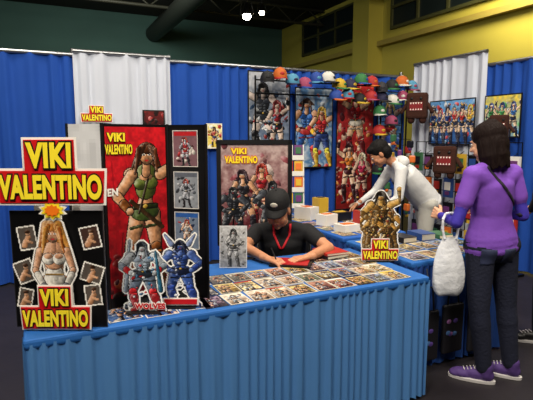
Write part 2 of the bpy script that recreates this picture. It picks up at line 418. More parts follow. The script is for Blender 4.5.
for g in(-1,1):
    c.ell(.13+g*.0105,.407,.0065,.0035,'#f4f0ea'); c.ell(.13+g*.0105,.407,.003,.0035,'#201410'); c.cap(.13+g*.005,.415,.13+g*.017,.416,.0012,.001,'#6a3a18')
c.cap(.13,.403,.132,.394,.001,.0018,'#b07858'); c.ell(.13,.385,.008,.0032,'#c02030'); c.sh=True
c.halo(3)
art('pinup_cutout',c,E,(-.01,.008,.0),thick=.005)
def logo(E,cx,cz,w,h,y=0.0):
    """two-line red logo with yellow letters"""
    m=MB()
    for g,mm,yo in((.010,WHT,0),(.0,RED,-.004)):
        k=w/.45
        for (x,z,ww,hh) in((-.0*w,h*.27,w*.46,h*.46),(0,-h*.20,w,h*.48)):
            ins=g*k; T=.02*w if ww==w else .0
            x0,x1=cx+x-ww/2-ins,cx+x+ww/2+ins; z0,z1=cz+z-hh/2-ins,cz+z+hh/2+ins
            vs=[(x0+T,y+yo,z0),(x1-T,y+yo,z0),(x1,y+yo,z1),(x0,y+yo,z1),(x0+T,y+yo+.004,z0),(x1-T,y+yo+.004,z0),(x1,y+yo+.004,z1),(x0,y+yo+.004,z1)]
            m.add(vs,[(0,1,2,3),(7,6,5,4),(0,4,5,1),(1,5,6,2),(2,6,7,3),(3,7,4,0)],mm)
    m.obj('logo_panel',E)
    text('logo_letters_top','VIKI',w*.41,h*.38,YEL,E,(cx,y-.009,cz+h*.27),bold=.045,out=.095,outm=BLK,ext=.002)
    text('logo_letters_bottom','VALENTINO',w*.95,h*.37,YEL,E,(cx,y-.009,cz-h*.20),bold=.045,out=.095,outm=BLK,ext=.002)
logo(E,0,.655,.435,.27,0.0)
logo(E,-.005,.095,.285,.19,-.012)
m=MB()
for g,mm,yy in((.062,WHT,.002),(.05,YEL,-.002),(.034,mat('burst_orange','#f07818',.4),-.006)):
    vs=[(0,yy,.505)]+[(g*(1.0 if i%2 else .72)*math.cos(i*math.pi/10),yy,.505+g*.75*(1.0 if i%2 else .72)*math.sin(i*math.pi/10)) for i in range(20)]
    m.add(vs,[(0,1+i,1+(i+1)%20) for i in range(20)],mm)
m.box((-.08,.045,.33),(.03,.006,.66),WHT); m.box((.08,.045,.33),(.03,.006,.66),WHT); m.box((0,.06,.004),(.26,.12,.008),BLK)
m.obj('burst_and_struts',E)

# ---------------------------------------------------------------- tri-fold display board
E=empty('trifold_display_board')
def panel(name,p0,p1,h,cv,z=.752,thick=.008):
    A=V(*p0);B=V(*p1);d=B-A; ang=math.atan2(d.y,d.x); mid=(A+B)/2
    o=art(name,cv,E,(mid.x,mid.y,z),(0,0,ang),thick); return o,ang,mid
pA=(-.735,2.16);pB=(-.485,2.37);pC=(-.29,2.32);pW=(-.92,2.235)
wC=math.dist(pA,pB);wR=math.dist(pB,pC);wL=math.dist(pW,pA)
c=Cv(wL,.86,60,'#d4d5d8'); c.border(.006,'#a9a9ad'); panel('left_wing',pW,pA,.86,c)
c=Cv(wC,.86,320); c.grad('#7a0e16','#cc1a24')
c.sh=False
for i in range(14):
    x=random.uniform(0,wC); c.cap(x,.05,x+random.uniform(-.05,.05),random.uniform(.3,.7),.012,.002,random.choice(['#98101a','#b81c26','#6a0c12']))
c.sh=True
c.blot(26,['#3a0c10','#7a1a1a','#a04020','#2a1410'],.01,.035,0,(0,.05,wC,.28))
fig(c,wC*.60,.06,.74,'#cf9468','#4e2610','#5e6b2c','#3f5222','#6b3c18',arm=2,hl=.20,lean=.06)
c.cap(wC*.60-.07,.50,wC*.60+.09,.36,.009,.009,'#3a2512',.002); c.cap(wC*.60+.02,.60,wC*.60-.03,.44,.006,.006,'#241408')
c.cap(wC*.60+.13,.82,wC*.60+.15,.62,.006,.009,'#9aa0a8',.002)
c.rect(0,0,wC,.05,'#0a0a0c'); c.border(.011,'#0a0a0b')
o,ang,mid=panel('center_panel',pA,pB,.86,c)
ET=bpy.data.objects.new('title_on_board',None); link(ET,E); ET.location=(mid.x,mid.y,.752); ET.rotation_euler=(0,0,ang)
text('letters_top','VIKI',.085,.04,YEL,ET,(-.10,-.004,.80),bold=.05,out=.1,outm=BLK,ext=.001)
text('letters_bottom','VALENTINO',.13,.045,YEL,ET,(-.088,-.004,.745),bold=.04,out=.1,outm=BLK,ext=.001)
text('letters_en','EN',.05,.035,WHT,ET,(-.125,-.004,.55),bold=.04,ext=.001)
c=Cv(wR,.86,300,'#0b0b0d')
def cover(c,x0,y0,x1,y1,bg,pal):
    c.rect(x0,y0,x1,y1,bg,0,.004,'#d8d4d0')
    c.blot(22,pal,(x1-x0)*.05,(x1-x0)*.13,0,(x0+.018,y0+.018,x1-.018,y1-.018))
    fig(c,(x0+x1)/2,y0,(y1-y0)*.85,random.choice(['#e0b090','#b0b4c0']),random.choice(['#301810','#a03020']),random.choice(pal),random.choice(pal),hl=.2)
    c.rect(x0+.004,y1-(y1-y0)*.13,x1-.004,y1-.004,pal[0])
cover(c,.03,.66,.155,.83,'#7a5860',['#b02028','#7a3038','#e0d8d0','#40181c'])
cover(c,.03,.455,.155,.63,'#8a9098',['#5a5f6a','#30343c','#b8bcc4'])
cover(c,.03,.25,.155,.43,'#6e7c90',['#2a58a0','#e0d8d0','#a02020','#18284a'])
c.border(.012,'#050506'); panel('right_wing',pB,pC,.86,c)
m=MB()
for p in(pA,pB,pC,pW): q=V(*p); m.cyl((q.x,q.y,.752),(q.x,q.y,1.615),.007,.007,BLK,8)
m.obj('hinge_edges',E)

def standee(name,pos,h,w,draw,rz=YAW,base=None):
    E=empty(name,V(pos[0],pos[1],.752),rz)
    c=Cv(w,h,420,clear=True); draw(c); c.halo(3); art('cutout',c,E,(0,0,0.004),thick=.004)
    m=MB(); m.box((0,.0,.003),(w*.7,.07,.006),BLK); m.box((0,.02,.04),(.03,.03,.075),BLK,rot=(-.3,0,0)); m.obj('foot',E)
    return E
def d1(c):
    c.cap(.03,.10,.055,.33,.010,.004,'#a8b8c8',.002)
    fig(c,.11,.0,.34,'#c8d0d8','#1c2430','#8a98a8','#28303c','#a01c20',bulk=1.5,arm=0,hl=0,legs='#68788c')
    c.blot(26,['#2a6a9c','#10202c','#c02428','#e0e4e8','#4a86b8'],.003,.011,.001,(.06,.05,.16,.27))
    c.cap(.19,.10,.17,.28,.010,.004,'#206080',.002); c.blot(8,['#c8d4e0','#203040'],.006,.014,.001,(.03,.0,.19,.04))
E1=standee('warrior_cutout_standee',(-.565,2.13),.36,.22,d1)
text('base_text','WOLVES',.14,.028,RED,E1,(.03,-.006,.03),bold=.05,out=.12,outm=WHT,ext=.001)
def d2(c):
    fig(c,.10,.0,.33,'#4a68b4','#10142c','#2c4890','#18203c','#28408c',bulk=1.5,arm=0,hl=.1,legs='#3a5cae')
    c.cap(.06,.30,.03,.345,.012,.003,'#8ea0d0',.002); c.cap(.14,.30,.17,.345,.012,.003,'#8ea0d0',.002)
    c.blot(26,['#6c84cc','#1a2450','#a8b4dc','#d8dce8'],.003,.010,.001,(.06,.05,.14,.27))
E2=standee('demon_cutout_standee',(-.405,2.20),.385,.20,d2)
m=MB(); m.box((0,-.012,.03),(.17,.004,.035),WHT); m.box((0,-.015,.03),(.155,.004,.024),RED); m.obj('base_label',E2)
def d3(c):
    for q,(x,s,b) in enumerate(((.07,.34,1.2),(.19,.33,1.3),(.13,.44,1.4),(.085,.28,1.3),(.175,.27,1.2))):
        fig(c,x,.03,s,random.choice(['#c08a3c','#a8702c','#d0a050']),random.choice(['#3a2410','#6a4418','#1c1208']),random.choice(['#6a4a1c','#8c6424','#3c2c14']),'#4a3414','#5a401a',bulk=b,hl=.1,arm=q%3,legs='#6a4a1e')
    c.blot(60,['#e0b860','#2c1c0c','#a06c28','#e8d8a8','#8c2418'],.003,.010,.001,(.06,.08,.20,.37))
E3=standee('monster_team_standee',(.735,3.06),.49,.26,d3)
logo(E3,0,.075,.235,.145,-.02)

E=empty('inked_sketch_sheet',V(-.205,2.88,.752),YAW)
c=Cv(.17,.26,360,'#dcdcdc'); c.grad('#989898','#d8d8d8'); c.blot(24,['#7c7c7c','#4a4a4a','#b4b4b4'],.004,.014,.0007); fig(c,.085,.0,.25,'#d8d8d8','#303030','#8a8a8a','#5a5a5a','#484848',hl=.2,arm=0); c.border(.006,'#dedede')
art('sheet',c,E,(0,0,.002),(-.16,0,0),.002)
m=MB(); m.box((0,.075,.003),(.1,.09,.006),BLK); m.box((0,.09,.085),(.02,.004,.19),BLK,rot=(.32,0,0)); m.obj('easel',E)

E=empty('framed_comic_poster',V(-.10,3.98,0),YAW+.03)
c=Cv(.56,.82,220); c.grad('#5c2228','#b8a09c'); c.blot(24,['#a8807c','#904850','#60303c','#c8b4ac'],.02,.06)
fig(c,.34,.10,.58,'#d8a078','#a02818','#b02028','#b02028','#581018',hl=.22,arm=0)
fig(c,.20,.05,.58,'#d8a078','#301820','#26242c','#26242c','#201c24',hl=.28,arm=0,mir=-1,lean=.1)
fig(c,.43,.03,.50,'#484c54','#181a1e','#2c3038','#24282e','#181a1e',bulk=1.5,hl=0,arm=0,legs='#30343c')
fig(c,.10,.02,.46,'#3c4048','#141618','#202228','#1c1e22','#14161a',bulk=1.5,hl=0,arm=0,legs='#282a30')
c.blot(50,['#30343c','#586070','#a02028','#c8a890','#181a1e'],.006,.016,.001,(.04,.08,.52,.42))
c.rect(0,0,.56,.08,'#181418'); art('poster_print',c,E,(0,0,.68),thick=.01)
text('title_top','VIKI',.13,.05,YEL,E,(-.13,-.006,1.44),bold=.05,out=.11,outm=RED,ext=.002)
text('title_bottom','VALENTINO',.27,.06,YEL,E,(-.11,-.006,1.37),bold=.05,out=.11,outm=RED,ext=.002)
m=MB()
for z in(.665,1.515): m.box((0,0,z),(.62,.03,.035),BLK)
for x in(-.295,.295): m.box((x,0,1.09),(.035,.03,.88),BLK)
for x in(-.25,.25): m.cyl((x,-.02,0),(x*.5,.03,1.46),.012,.012,BLKM,8)
m.cyl((0,.5,0),(0,.05,1.4),.012,.012,BLKM,8); m.obj('frame_and_easel',E)

# ---------------------------------------------------------------- prints laid on table
def flatM(a,b_,z,rz,rx=-math.pi/2):
    return Matrix.Translation((a,b_,z))@Matrix.Rotation(rz,4,'Z')@Matrix.Rotation(rx,4,'X')
PALS=[['#a89058','#d0c094','#5a4420'],['#4c5c7c','#8c9cb8','#202c44'],['#8c4034','#c0907c','#401c18'],['#606850','#a8a890','#30382c'],['#c8c0b0','#8a8478','#44403c'],['#a07838','#d8c080','#483414'],['#5a4450','#a890a0','#281c28'],['#c0ac94','#e0d4c4','#6c5444'],['#b8a070','#786038','#e8d8a8']]
def comic(w,h,res):
    p=random.choice(PALS); c=Cv(w,h,res); c.grad(p[2],p[1]); c.blot(16,p,w*.05,w*.16)
    for q in range(random.choice([1,2])):
        fig(c,w*(.5 if q==0 else .25)+random.uniform(-.1,.1)*w,-.05*h,h*(.9-.2*q),random.choice(['#c89470','#b08060','#8c949c']),random.choice(['#2a1810','#803018','#b09040']),random.choice(p),random.choice(p),hl=.2,arm=random.choice([0,1,2]),mir=random.choice([-1,1]),bulk=random.choice([1,1,1.3]))
    if random.random()<.7: c.rect(w*.08,h*.87,w*.92,h*.96,random.choice(['#a82820','#d8b840','#e8e4dc','#28406c','#d0c8b8']))
    c.border(w*.035,random.choice(['#cdc6b8','#c0b8a8','#2a2624','#b8ae98'])); return c
items=[]
for r in range(4):
    for i in range(10):
        a=.72+i*.124+r*.012; bb=2.085+r*.172
        if r==3 and 1<=i<=4: continue
        if a>1.93 : continue
        items.append((comic(.118,.164,150),flatM(a,bb,.7525+.0006*(i%2),random.uniform(-.04,.04))))
for (a,bb,rz) in((.30,2.10,.10),(.46,2.085,.02),(.615,2.10,-.05)):
    c=Cv(.15,.22,170); c.grad('#2a4c88','#98a8c0'); c.blot(30,['#c8c0b8','#203c70','#806050','#8898b8','#b89880'],.008,.024); fig(c,.08,0,.21,'#d8a078','#402010','#8090c0','#304878'); c.border(.005,'#d0d0d0')
    items.append((c,flatM(a,bb,.7525,rz)))
me=art_mesh('comic_prints',items,.2); o=bpy.data.objects.new('comic_prints',me); link(o)
m=MB(); cvm=[mat('book_cover_%d'%i,h,.3) for i,h in enumerate(['#b03028','#2c4c8c','#d0a838','#e8e4dc','#3a6a48','#6a3870','#181820','#d87030'])]
pg=mat('book_pages','#d8d0bc',.8)
def book(m,c,size,rz,k):
    T=Matrix.Translation(c)@Matrix.Rotation(rz,4,'Z')
    x,y,z=size
    m.box((0,0,z*.5),(x*.97,y*.97,z*.8),pg,M=T); m.box((0,0,z*.04),(x,y,z*.08),cvm[k],M=T); m.box((0,0,z*.96),(x,y,z*.08),cvm[k],M=T); m.box((-x/2,0,z/2),(x*.03,y,z),cvm[k],M=T)
book(m,(1.74,2.72,.7555),(.18,.20,.02),.1,6); book(m,(1.75,2.72,.7757),(.17,.19,.015),.0,0)
m.obj('book_stack')

# ---------------------------------------------------------------- goods on neighbour tables
items=[]
for i in range(5):
    for r in range(3): items.append((comic(.14,.2,110),flatM(2.24+i*.16,2.37+r*.225,.7525,random.uniform(-.06,.06))))
for r in range(6):
    for i in range(3): items.append((comic(.15,.2,90),flatM(2.27+i*.19,3.22+r*.25,.7525,random.uniform(-.1,.1))))
me=art_mesh('merchandise_prints',items,.3); link(bpy.data.objects.new('merchandise_prints',me))
m=MB()
for i in range(4):
    book(m,(2.32+.19*i,2.88,.7545),(.13,.18,.03+.012*(i%3)),random.uniform(-.15,.15),(i*3+3)%8)
m.obj('book_row')
m=MB()
for (a,bb,sz,k) in((2.35,3.72,(.16,.12,.10),3),(2.62,3.55,(.12,.12,.14),0),(2.6,3.9,(.2,.14,.08),6),(2.35,4.1,(.14,.2,.12),3),(2.6,4.25,(.12,.12,.18),2),(2.35,3.4,(.18,.14,.06),3)):
    m.box((a,bb,.754+sz[2]/2),sz,cvm[k],rot=(0,0,random.uniform(-.4,.4))); m.box((a,bb,.756+sz[2]),(sz[0]*.6,sz[1]*.5,.004),cvm[(k+4)%8])
m.obj('merchandise_boxes')
E=empty('comic_rack',(2.42,4.62,.752),YAW)
m=MB(); W=mat('rack_white','#e4e2dc',.4)
for x in(-.16,.16): m.cyl((x,-.1,0),(x,.05,.72),.008,.008,W,8); m.cyl((x,.12,0),(x,.05,.72),.008,.008,W,8)
for k in range(4):
    z=.05+k*.17;y=-.09+k*.035
    m.box((0,y,z),(.33,.05,.01),W); m.box((0,y-.028,z+.025),(.33,.005,.05),W)
    for i in range(3): m.box((-.105+.105*i,y+.005,z+.085),(.09,.008,.15),cvm[(k*3+i*2)%8],rot=(-.15,0,0)); m.box((-.105+.105*i,y-.0025,z+.1),(.06,.006,.07),cvm[(k*5+i+3)%8],rot=(-.15,0,0))
m.obj('rack_with_comics',E)
for (a,k,z) in((2.24,6,.08),(2.46,6,.10),(2.70,5,.07)):
    m=MB(); T=Matrix.Translation((a,2.295,z))
    m.box((0,0,.17),(.18,.03,.34),mat('tote_black','#121018',.7),M=T,bev=.012)
    for i in range(6): m.ell((random.uniform(-.05,.05),-.014,random.uniform(.08,.26)),(.022,.004,.016),mat(['tote_violet','tote_pink','tote_teal'][i%3],['#5a4290','#8a5a90','#4c70a8'][i%3],.5),M=T)
    for x in(-.05,.05): m.cyl((x,0,.33),(x*.6,0,.50),.006,.006,BLK,8,T)
    m.cyl((-.03,0,.5),(.03,0,.5),.006,.006,BLK,8,T); m.cyl((0,0,.50),(0,.03,.62),.005,.005,CHR,6,T); m.obj('tote_bag')

# ---------------------------------------------------------------- wall posters
def wallposter(name,a0,a1,z0,z1,draw,wall='N',off=5.562,res=130,bord='#181818'):
    w=a1-a0;h=z1-z0; c=Cv(w,h,res); draw(c,w,h); c.border(.012,bord)
    if wall=='N': return art(name,c,None,((a0+a1)/2,off,z0),(0,0,0),.008)
    return art(name,c,None,(off,(a0+a1)/2,z0),(0,0,-math.pi/2),.008)
def p1(c,w,h):
    c.grad('#4a5c78','#a8acb4'); c.blot(60,['#101018','#c8ccd0','#304868','#802828','#181820'],.015,.06,.002)
    fig(c,w*.35,h*.05,h*.85,'#c8b8b0','#101014','#30343c','#282c34','#101014',bulk=1.3,hl=.2,arm=1); fig(c,w*.68,.0,h*.7,'#d0b8a8','#7c1c1c','#a02028','#202028','#101014',hl=.25,arm=2)
    c.blot(40,['#101018','#c8ccd0','#607898','#a02828'],.01,.03,.002,(.05,.05,w-.05,h*.5))
def p2(c,w,h):
    c.rays(w*.5,h*.5,'#a8b8c8','#4c74a0'); c.blot(30,['#c8d0d8','#3c68a0','#b83030','#7898b8'],.02,.06); fig(c,w*.3,h*.0,h*.9,'#d8a078','#382010','#2c5ca8','#a02828','#a02828',bulk=1.25,hl=.05,legs='#2c5ca8'); fig(c,w*.7,h*.0,h*.8,'#d8a078','#c8a030','#c02828','#2c4488','#c8a030',bulk=1.2,legs='#2c4488',arm=2)
def p3(c,w,h):
    c.grad('#701818','#c83030'); c.blot(60,['#d04830','#581014','#d89048','#982020','#d8b8a0'],.02,.07)
    fig(c,w*.5,h*.42,h*.52,'#e8b890','#d8a030','#c01c20','#e8e0d0','#581014',bulk=1.2,hl=.25,arm=3); fig(c,w*.35,h*.05,h*.5,'#e8c0a0','#401818','#e08030','#381018','#281014',arm=1); fig(c,w*.7,h*.02,h*.45,'#d8b098','#e8d8b0','#c83058','#701828','#301018')
    c.blot(50,['#d04830','#d8a848','#d8c0a8','#601018'],.01,.035,.002)
def p4(c,w,h):
    c.rays(w*.5,h*.4,'#3c70b8','#78a8d8'); fig(c,w*.5,0,h*.92,'#e8c0a0','#e8d060','#2850a8','#d03030','#2850a8',bulk=1.2,hl=.2,arm=3); c.blot(40,['#d0d4d8','#d03030','#f0c840','#183870'],.01,.035,.002)
def p5(c,w,h):
    c.grad('#204888','#70a8e0'); c.blot(40,['#80b0e0','#d8dce0','#d04848','#183878'],.02,.05)
    for i in range(6): fig(c,w*(.1+.16*i),0,h*random.uniform(.7,.95),'#e8c8a8',random.choice(['#c03838','#e0c040','#40282c','#58a0d8']),random.choice(['#d03838','#e0e0e0','#f0c040','#284898']),'#283858','#202438',arm=i%4)
    c.blot(30,['#e0e0e0','#d03838','#204080','#f0c040'],.008,.025,.002)
def p6(c,w,h):
    c.grad('#70a8d8','#e8cc50'); c.blot(30,['#e0d070','#4888c8','#e4e4e4','#58a868'],.02,.06)
    for i in range(3): fig(c,w*(.2+.3*i),0,h*.85,'#e8c8a8',random.choice(['#384890','#702828']),random.choice(['#3070c0','#38a058']),'#283858','#202438',arm=i,hl=.2)
wallposter('manga_poster',2.34,2.93,1.30,2.37,p1); wallposter('hero_poster',3.0,3.58,1.15,2.2,p2)
wallposter('red_anime_poster',3.64,4.26,.55,2.3,p3); wallposter('blue_anime_poster',4.32,4.76,1.2,2.2,p4)
wallposter('team_anime_poster',4.33,5.10,1.46,2.04,p5,'E',4.84); wallposter('yellow_anime_poster',3.74,4.24,1.55,2.05,p6,'E',4.89)
def p7(c,w,h):
    c.grad('#202838','#b88850'); c.blot(30,['#d8a068','#f0e0c8','#302018','#a03820'],.02,.06); fig(c,w*.4,0,h*.9,'#d8a078','#301810','#d8d0c8','#604838')
wallposter('pinned_art_print',-.95,-.50,1.38,1.72,p7)
def p8(c,w,h):
    c.grad('#e0c040','#f0e8b0'); c.blot(14,['#b03028','#f0f0e0','#a08030'],.02,.04); fig(c,w*.5,0,h*.9,'#d8a078','#301810','#b03028','#283c78')
wallposter('yellow_art_print',1.80,2.0,1.42,1.72,p8,bord='#e8e4d0')
wallposter('dark_red_art_print',1.05,1.30,1.66,1.86,lambda c,w,h:(c.grad('#380c10','#701818'),c.blot(12,['#a02828','#200808'],.02,.05)),off=5.545)
E=empty('small_logo_sign',(.56,5.54,1.68)); logo(E,0,.12,.32,.18,0)

# baseball caps on display
def capmesh(m,M,mc,mb_):
    m.lathe([(.098,0),(.1,.02),(.094,.06),(.075,.095),(.045,.118),(.012,.127),(.001,.128)],mc,18,M,.88,1.0)
    m.ell((0,0,.128),(.01,.01,.006),mb_,M=M,nu=8,nv=6); m.ell((0,-.088,.055),(.03,.012,.022),mb_,M=M,nu=10,nv=6)
    vs=[];n=12
    for zz in(0.0,-.006):
        for i in range(n+1):
            t=math.pi+math.pi*i/n; vs.append((.086*math.cos(t),.095*math.sin(t),zz+.012))
        for i in range(n+1):
            t=math.pi+math.pi*i/n; vs.append((.082*math.cos(t),-.075*abs(math.sin(t))**.6+.095*math.sin(t),zz+.012-.022*abs(math.cos(t))+.0))
    k=n+1; fs=[]
    for i in range(n): fs.append((i,i+1,k+i+1,k+i)); fs.append((2*k+i+1,2*k+i,3*k+i,3*k+i+1)); fs.append((k+i,k+i+1,3*k+i+1,3*k+i))
    m.add(vs,fs,mb_,True,M)
cc=[mat('hat_%d'%i,h,.7) for i,h in enumerate(['#16161a','#1f3f8c','#2c6c3c','#b85c20','#c8c6c0','#a02424','#4a88a8','#b89828','#2a2a30','#903c5c','#1c1c40'])]
m=MB()
for i in range(14):
    a=2.50+i*.17; z=2.22+.05*math.sin(i*1.7)
    capmesh(m,Matrix.Translation((a,5.34,z))@Matrix.Rotation(random.uniform(-.6,.6),4,'Z')@Matrix.Rotation(.15,4,'X')@Matrix.Scale(.98,4),cc[(i*3)%11],cc[(i*4+(i%3))%11])
for i in range(7):
    a=3.45+i*.18; z=2.04+.03*math.sin(i*2.3)
    capmesh(m,Matrix.Translation((a,5.30,z))@Matrix.Rotation(random.uniform(-.6,.6),4,'Z')@Matrix.Rotation(.15,4,'X')@Matrix.Scale(.95,4),cc[(i*5+1)%11],cc[(i*2+3)%11]); m.cyl((a,5.47,z+.05),(a,5.34,z+.06),.005,.005,BLKM,6)
for i in range(7):
    capmesh(m,Matrix.Translation((4.15+.2*(i%2),5.3,1.86-.13*i))@Matrix.Rotation(random.uniform(-.5,.3),4,'Z')@Matrix.Rotation(.1,4,'X')@Matrix.Scale(.98,4),cc[(i*7+2)%11],cc[(i*7+4)%11])
    m.cyl((4.25,5.4,1.90-.13*i),(4.15+.2*(i%2),5.36,1.90-.13*i),.006,.006,BLKM,6)
m.cyl((2.4,5.47,2.25),(4.76,5.47,2.25),.01,.01,BLKM,8); m.cyl((2.4,5.47,2.09),(4.76,5.47,2.09),.01,.01,BLKM,8)
for a in (2.4,4.76): m.cyl((a,5.47,0),(a,5.47,2.3),.012,.012,BLKM,8)
for i in range(14): m.cyl((2.50+i*.17,5.47,2.25),(2.50+i*.17,5.36,2.27),.005,.005,BLKM,6)
m.cyl((4.25,5.4,0),(4.25,5.4,2.25),.012,.012,BLKM,8)
m.obj('baseball_cap_display')

BR=mat('plush_brown','#3a1c12',.95,bump=.5,bscale=90); MO=mat('plush_mouth','#7c1218',.7)
def plush(loc,s,rz):
    m=MB(); T=Matrix.Translation(loc)@Matrix.Rotation(rz,4,'Z')@Matrix.Scale(s,4)
    m.box((0,0,.25),(.32,.16,.40),BR,M=T,bev=.04)
    for x in(-.09,.09): m.ell((x,-.0,.03),(.055,.06,.06),BR,M=T)
    for x in(-1,1): m.cyl((x*.15,0,.28),(x*.23,-.02,.17),.035,.03,BR,10,T); m.ell((x*.235,-.02,.16),.032,BR,M=T)
    m.box((0,-.082,.24),(.20,.012,.13),MO,M=T)
    for i in range(5):
        for zz,sg in((.298,-1),(.182,1)):
            x=-.08+i*.04; m.add([(x-.014,-.09,zz),(x+.014,-.09,zz),(x,-.092,zz+sg*.028)],[(0,1,2)],WHT,False,T)
    for x in(-.07,.07): m.ell((x,-.082,.36),(.022,.012,.022),BLK,M=T)
    return m
def hang(m,loc,top):
    m.cyl(loc,top,.004,.004,BLKM,6)
E=empty('gridwall_rack')
m=MB()
for i in range(10): m.cyl((4.70,3.55+i*.18,.02),(4.70,3.55+i*.18,1.5),.006,.006,BLKM,6)
for j in range(10): m.cyl((4.70,3.55,.1+j*.155),(4.70,5.17,.1+j*.155),.006,.006,BLKM,6)
for bb in(3.55,5.17): m.box((4.64,bb,.015),(.4,.05,.03),BLKM)
m.obj('wire_grid',E)
m=MB(); 
for i in range(9):
    for j in range(4):
        bb=3.60+i*.185;z=.30+j*.31;k=random.randrange(8); q=random.uniform(.75,1.1)
        m.box((4.66,bb,z),(.03,.14*q,.24*q),[mat('tote_black','#121018'),cvm[k],BLK,cvm[(k+1)%8]][(i+j)%4]); m.box((4.64,bb,z+.02),(.012,.09,.1),cvm[(k+3)%8]); m.box((4.638,bb,z-.07),(.012,.06,.04),cvm[(k+5)%8]); m.cyl((4.70,bb,z+.15),(4.64,bb,z+.12),.004,.004,BLKM,6)
m.obj('hanging_merchandise',E)
for (loc,s) in(((4.60,5.08,1.76),.85),((4.40,4.35,1.08),.82),((4.60,3.78,1.52),.62)):
    m=plush(loc,s,math.radians(-55)); L=Vector(loc); hang(m,L+Vector((.03,.04,.42*s)),(4.66 if L.z<1.6 else 4.8,L.y+.05,L.z+.47*s)); m.obj('brown_monster_plush')
m=MB(); T=Matrix.Translation((4.05,4.75,0)); 
m.cyl((0,0,0),(0,0,1.6),.015,.015,BLKM,8,T); m.cyl((0,0,0),(0,0,.02),.2,.2,BLKM,20,T)
for k in range(26):
    t=k*2.399; r=.15; z=.62+.037*k
    p=Vector((r*math.cos(t),r*math.sin(t),z)); m.cyl((0,0,z+.06),p+Vector((0,0,.06)),.004,.004,BLKM,6,T); m.box(p,(.08,.05,.09),cvm[(k*3+1)%8],rot=(0,0,t),M=T,bev=.015); m.ell(p+Vector((0,0,-.055)),(.024,.024,.03),cvm[(k*5+2)%8],M=T)
m.obj('merchandise_spinner')

# ---------------------------------------------------------------- people machinery
class Prims:
    def __init__(s): s.p=[]
    def cap(s,p0,p1,r0,r1,l): s.p.append(('c',Vector(p0),Vector(p1),r0,r1,l))
    def ell(s,c,r,l,R=None): s.p.append(('e',Vector(c),R or Matrix.Identity(3),Vector(r if not isinstance(r,(int,float)) else (r,r,r)),0,l))
    def mesh(s):
        b=MB()
        for q in s.p:
            if q[0]=='c':
                b.ell(q[1],q[3],None,nu=16,nv=10); b.ell(q[2],q[4],None,nu=16,nv=10); b.cyl(q[1],q[2],q[3],q[4],None,16)
            else: b.ell(q[1],tuple(q[3]),None,R=q[2],nu=24,nv=14)
        return b
def solid(name,P,mats,voxel,sm,parent,disp=None):
    b=P.mesh(); me=bpy.data.meshes.new('tmp'); me.from_pydata(b.v,[],b.f)
    o=bpy.data.objects.new('tmp',me); scene.collection.objects.link(o)
    r=o.modifiers.new('r','REMESH'); r.mode='VOXEL'; r.voxel_size=voxel; r.use_smooth_shade=True
    if sm: q=o.modifiers.new('s','SMOOTH'); q.iterations=sm; q.factor=.5
    dg=bpy.context.evaluated_depsgraph_get(); dg.update(); nm=bpy.data.meshes.new_from_object(o.evaluated_get(dg)); bpy.data.objects.remove(o)
    nm.name=name
    n=len(nm.polygons); cen=np.zeros(n*3); nm.polygons.foreach_get('center',cen); cen=cen.reshape(-1,3)
    best=np.full(n,1e9); idx=np.zeros(n,int); labs=list(mats.keys())
    for q in P.p:
        if q[0]=='c':
            p0=np.array(q[1]);d=np.array(q[2])-p0;L=d@d+1e-12; t=np.clip((cen-p0)@d/L,0,1)
            dd=np.linalg.norm(cen-p0-t[:,None]*d,axis=1)-(q[3]+t*(q[4]-q[3]))
        else:
            R=np.array(q[2]); u=(cen-np.array(q[1]))@R; k=np.linalg.norm(u/np.array(q[3]),axis=1)+1e-9; dd=(k-1)*np.linalg.norm(u,axis=1)/k
        w=dd<best; best[w]=dd[w]; idx[w]=labs.index(q[5])
    nm.materials.clear()
    for l in labs: nm.materials.append(mats[l])
    nm.polygons.foreach_set('material_index',idx); nm.polygons.foreach_set('use_smooth',[True]*n); nm.update()
    ob=bpy.data.objects.new(name,nm); return link(ob,parent)
def frame(f,up=Vector((0,0,1))):
    Y=-f.normalized(); X=Y.cross(up).normalized(); Z=X.cross(Y).normalized()
    return Matrix((X,Y,Z)).transposed()
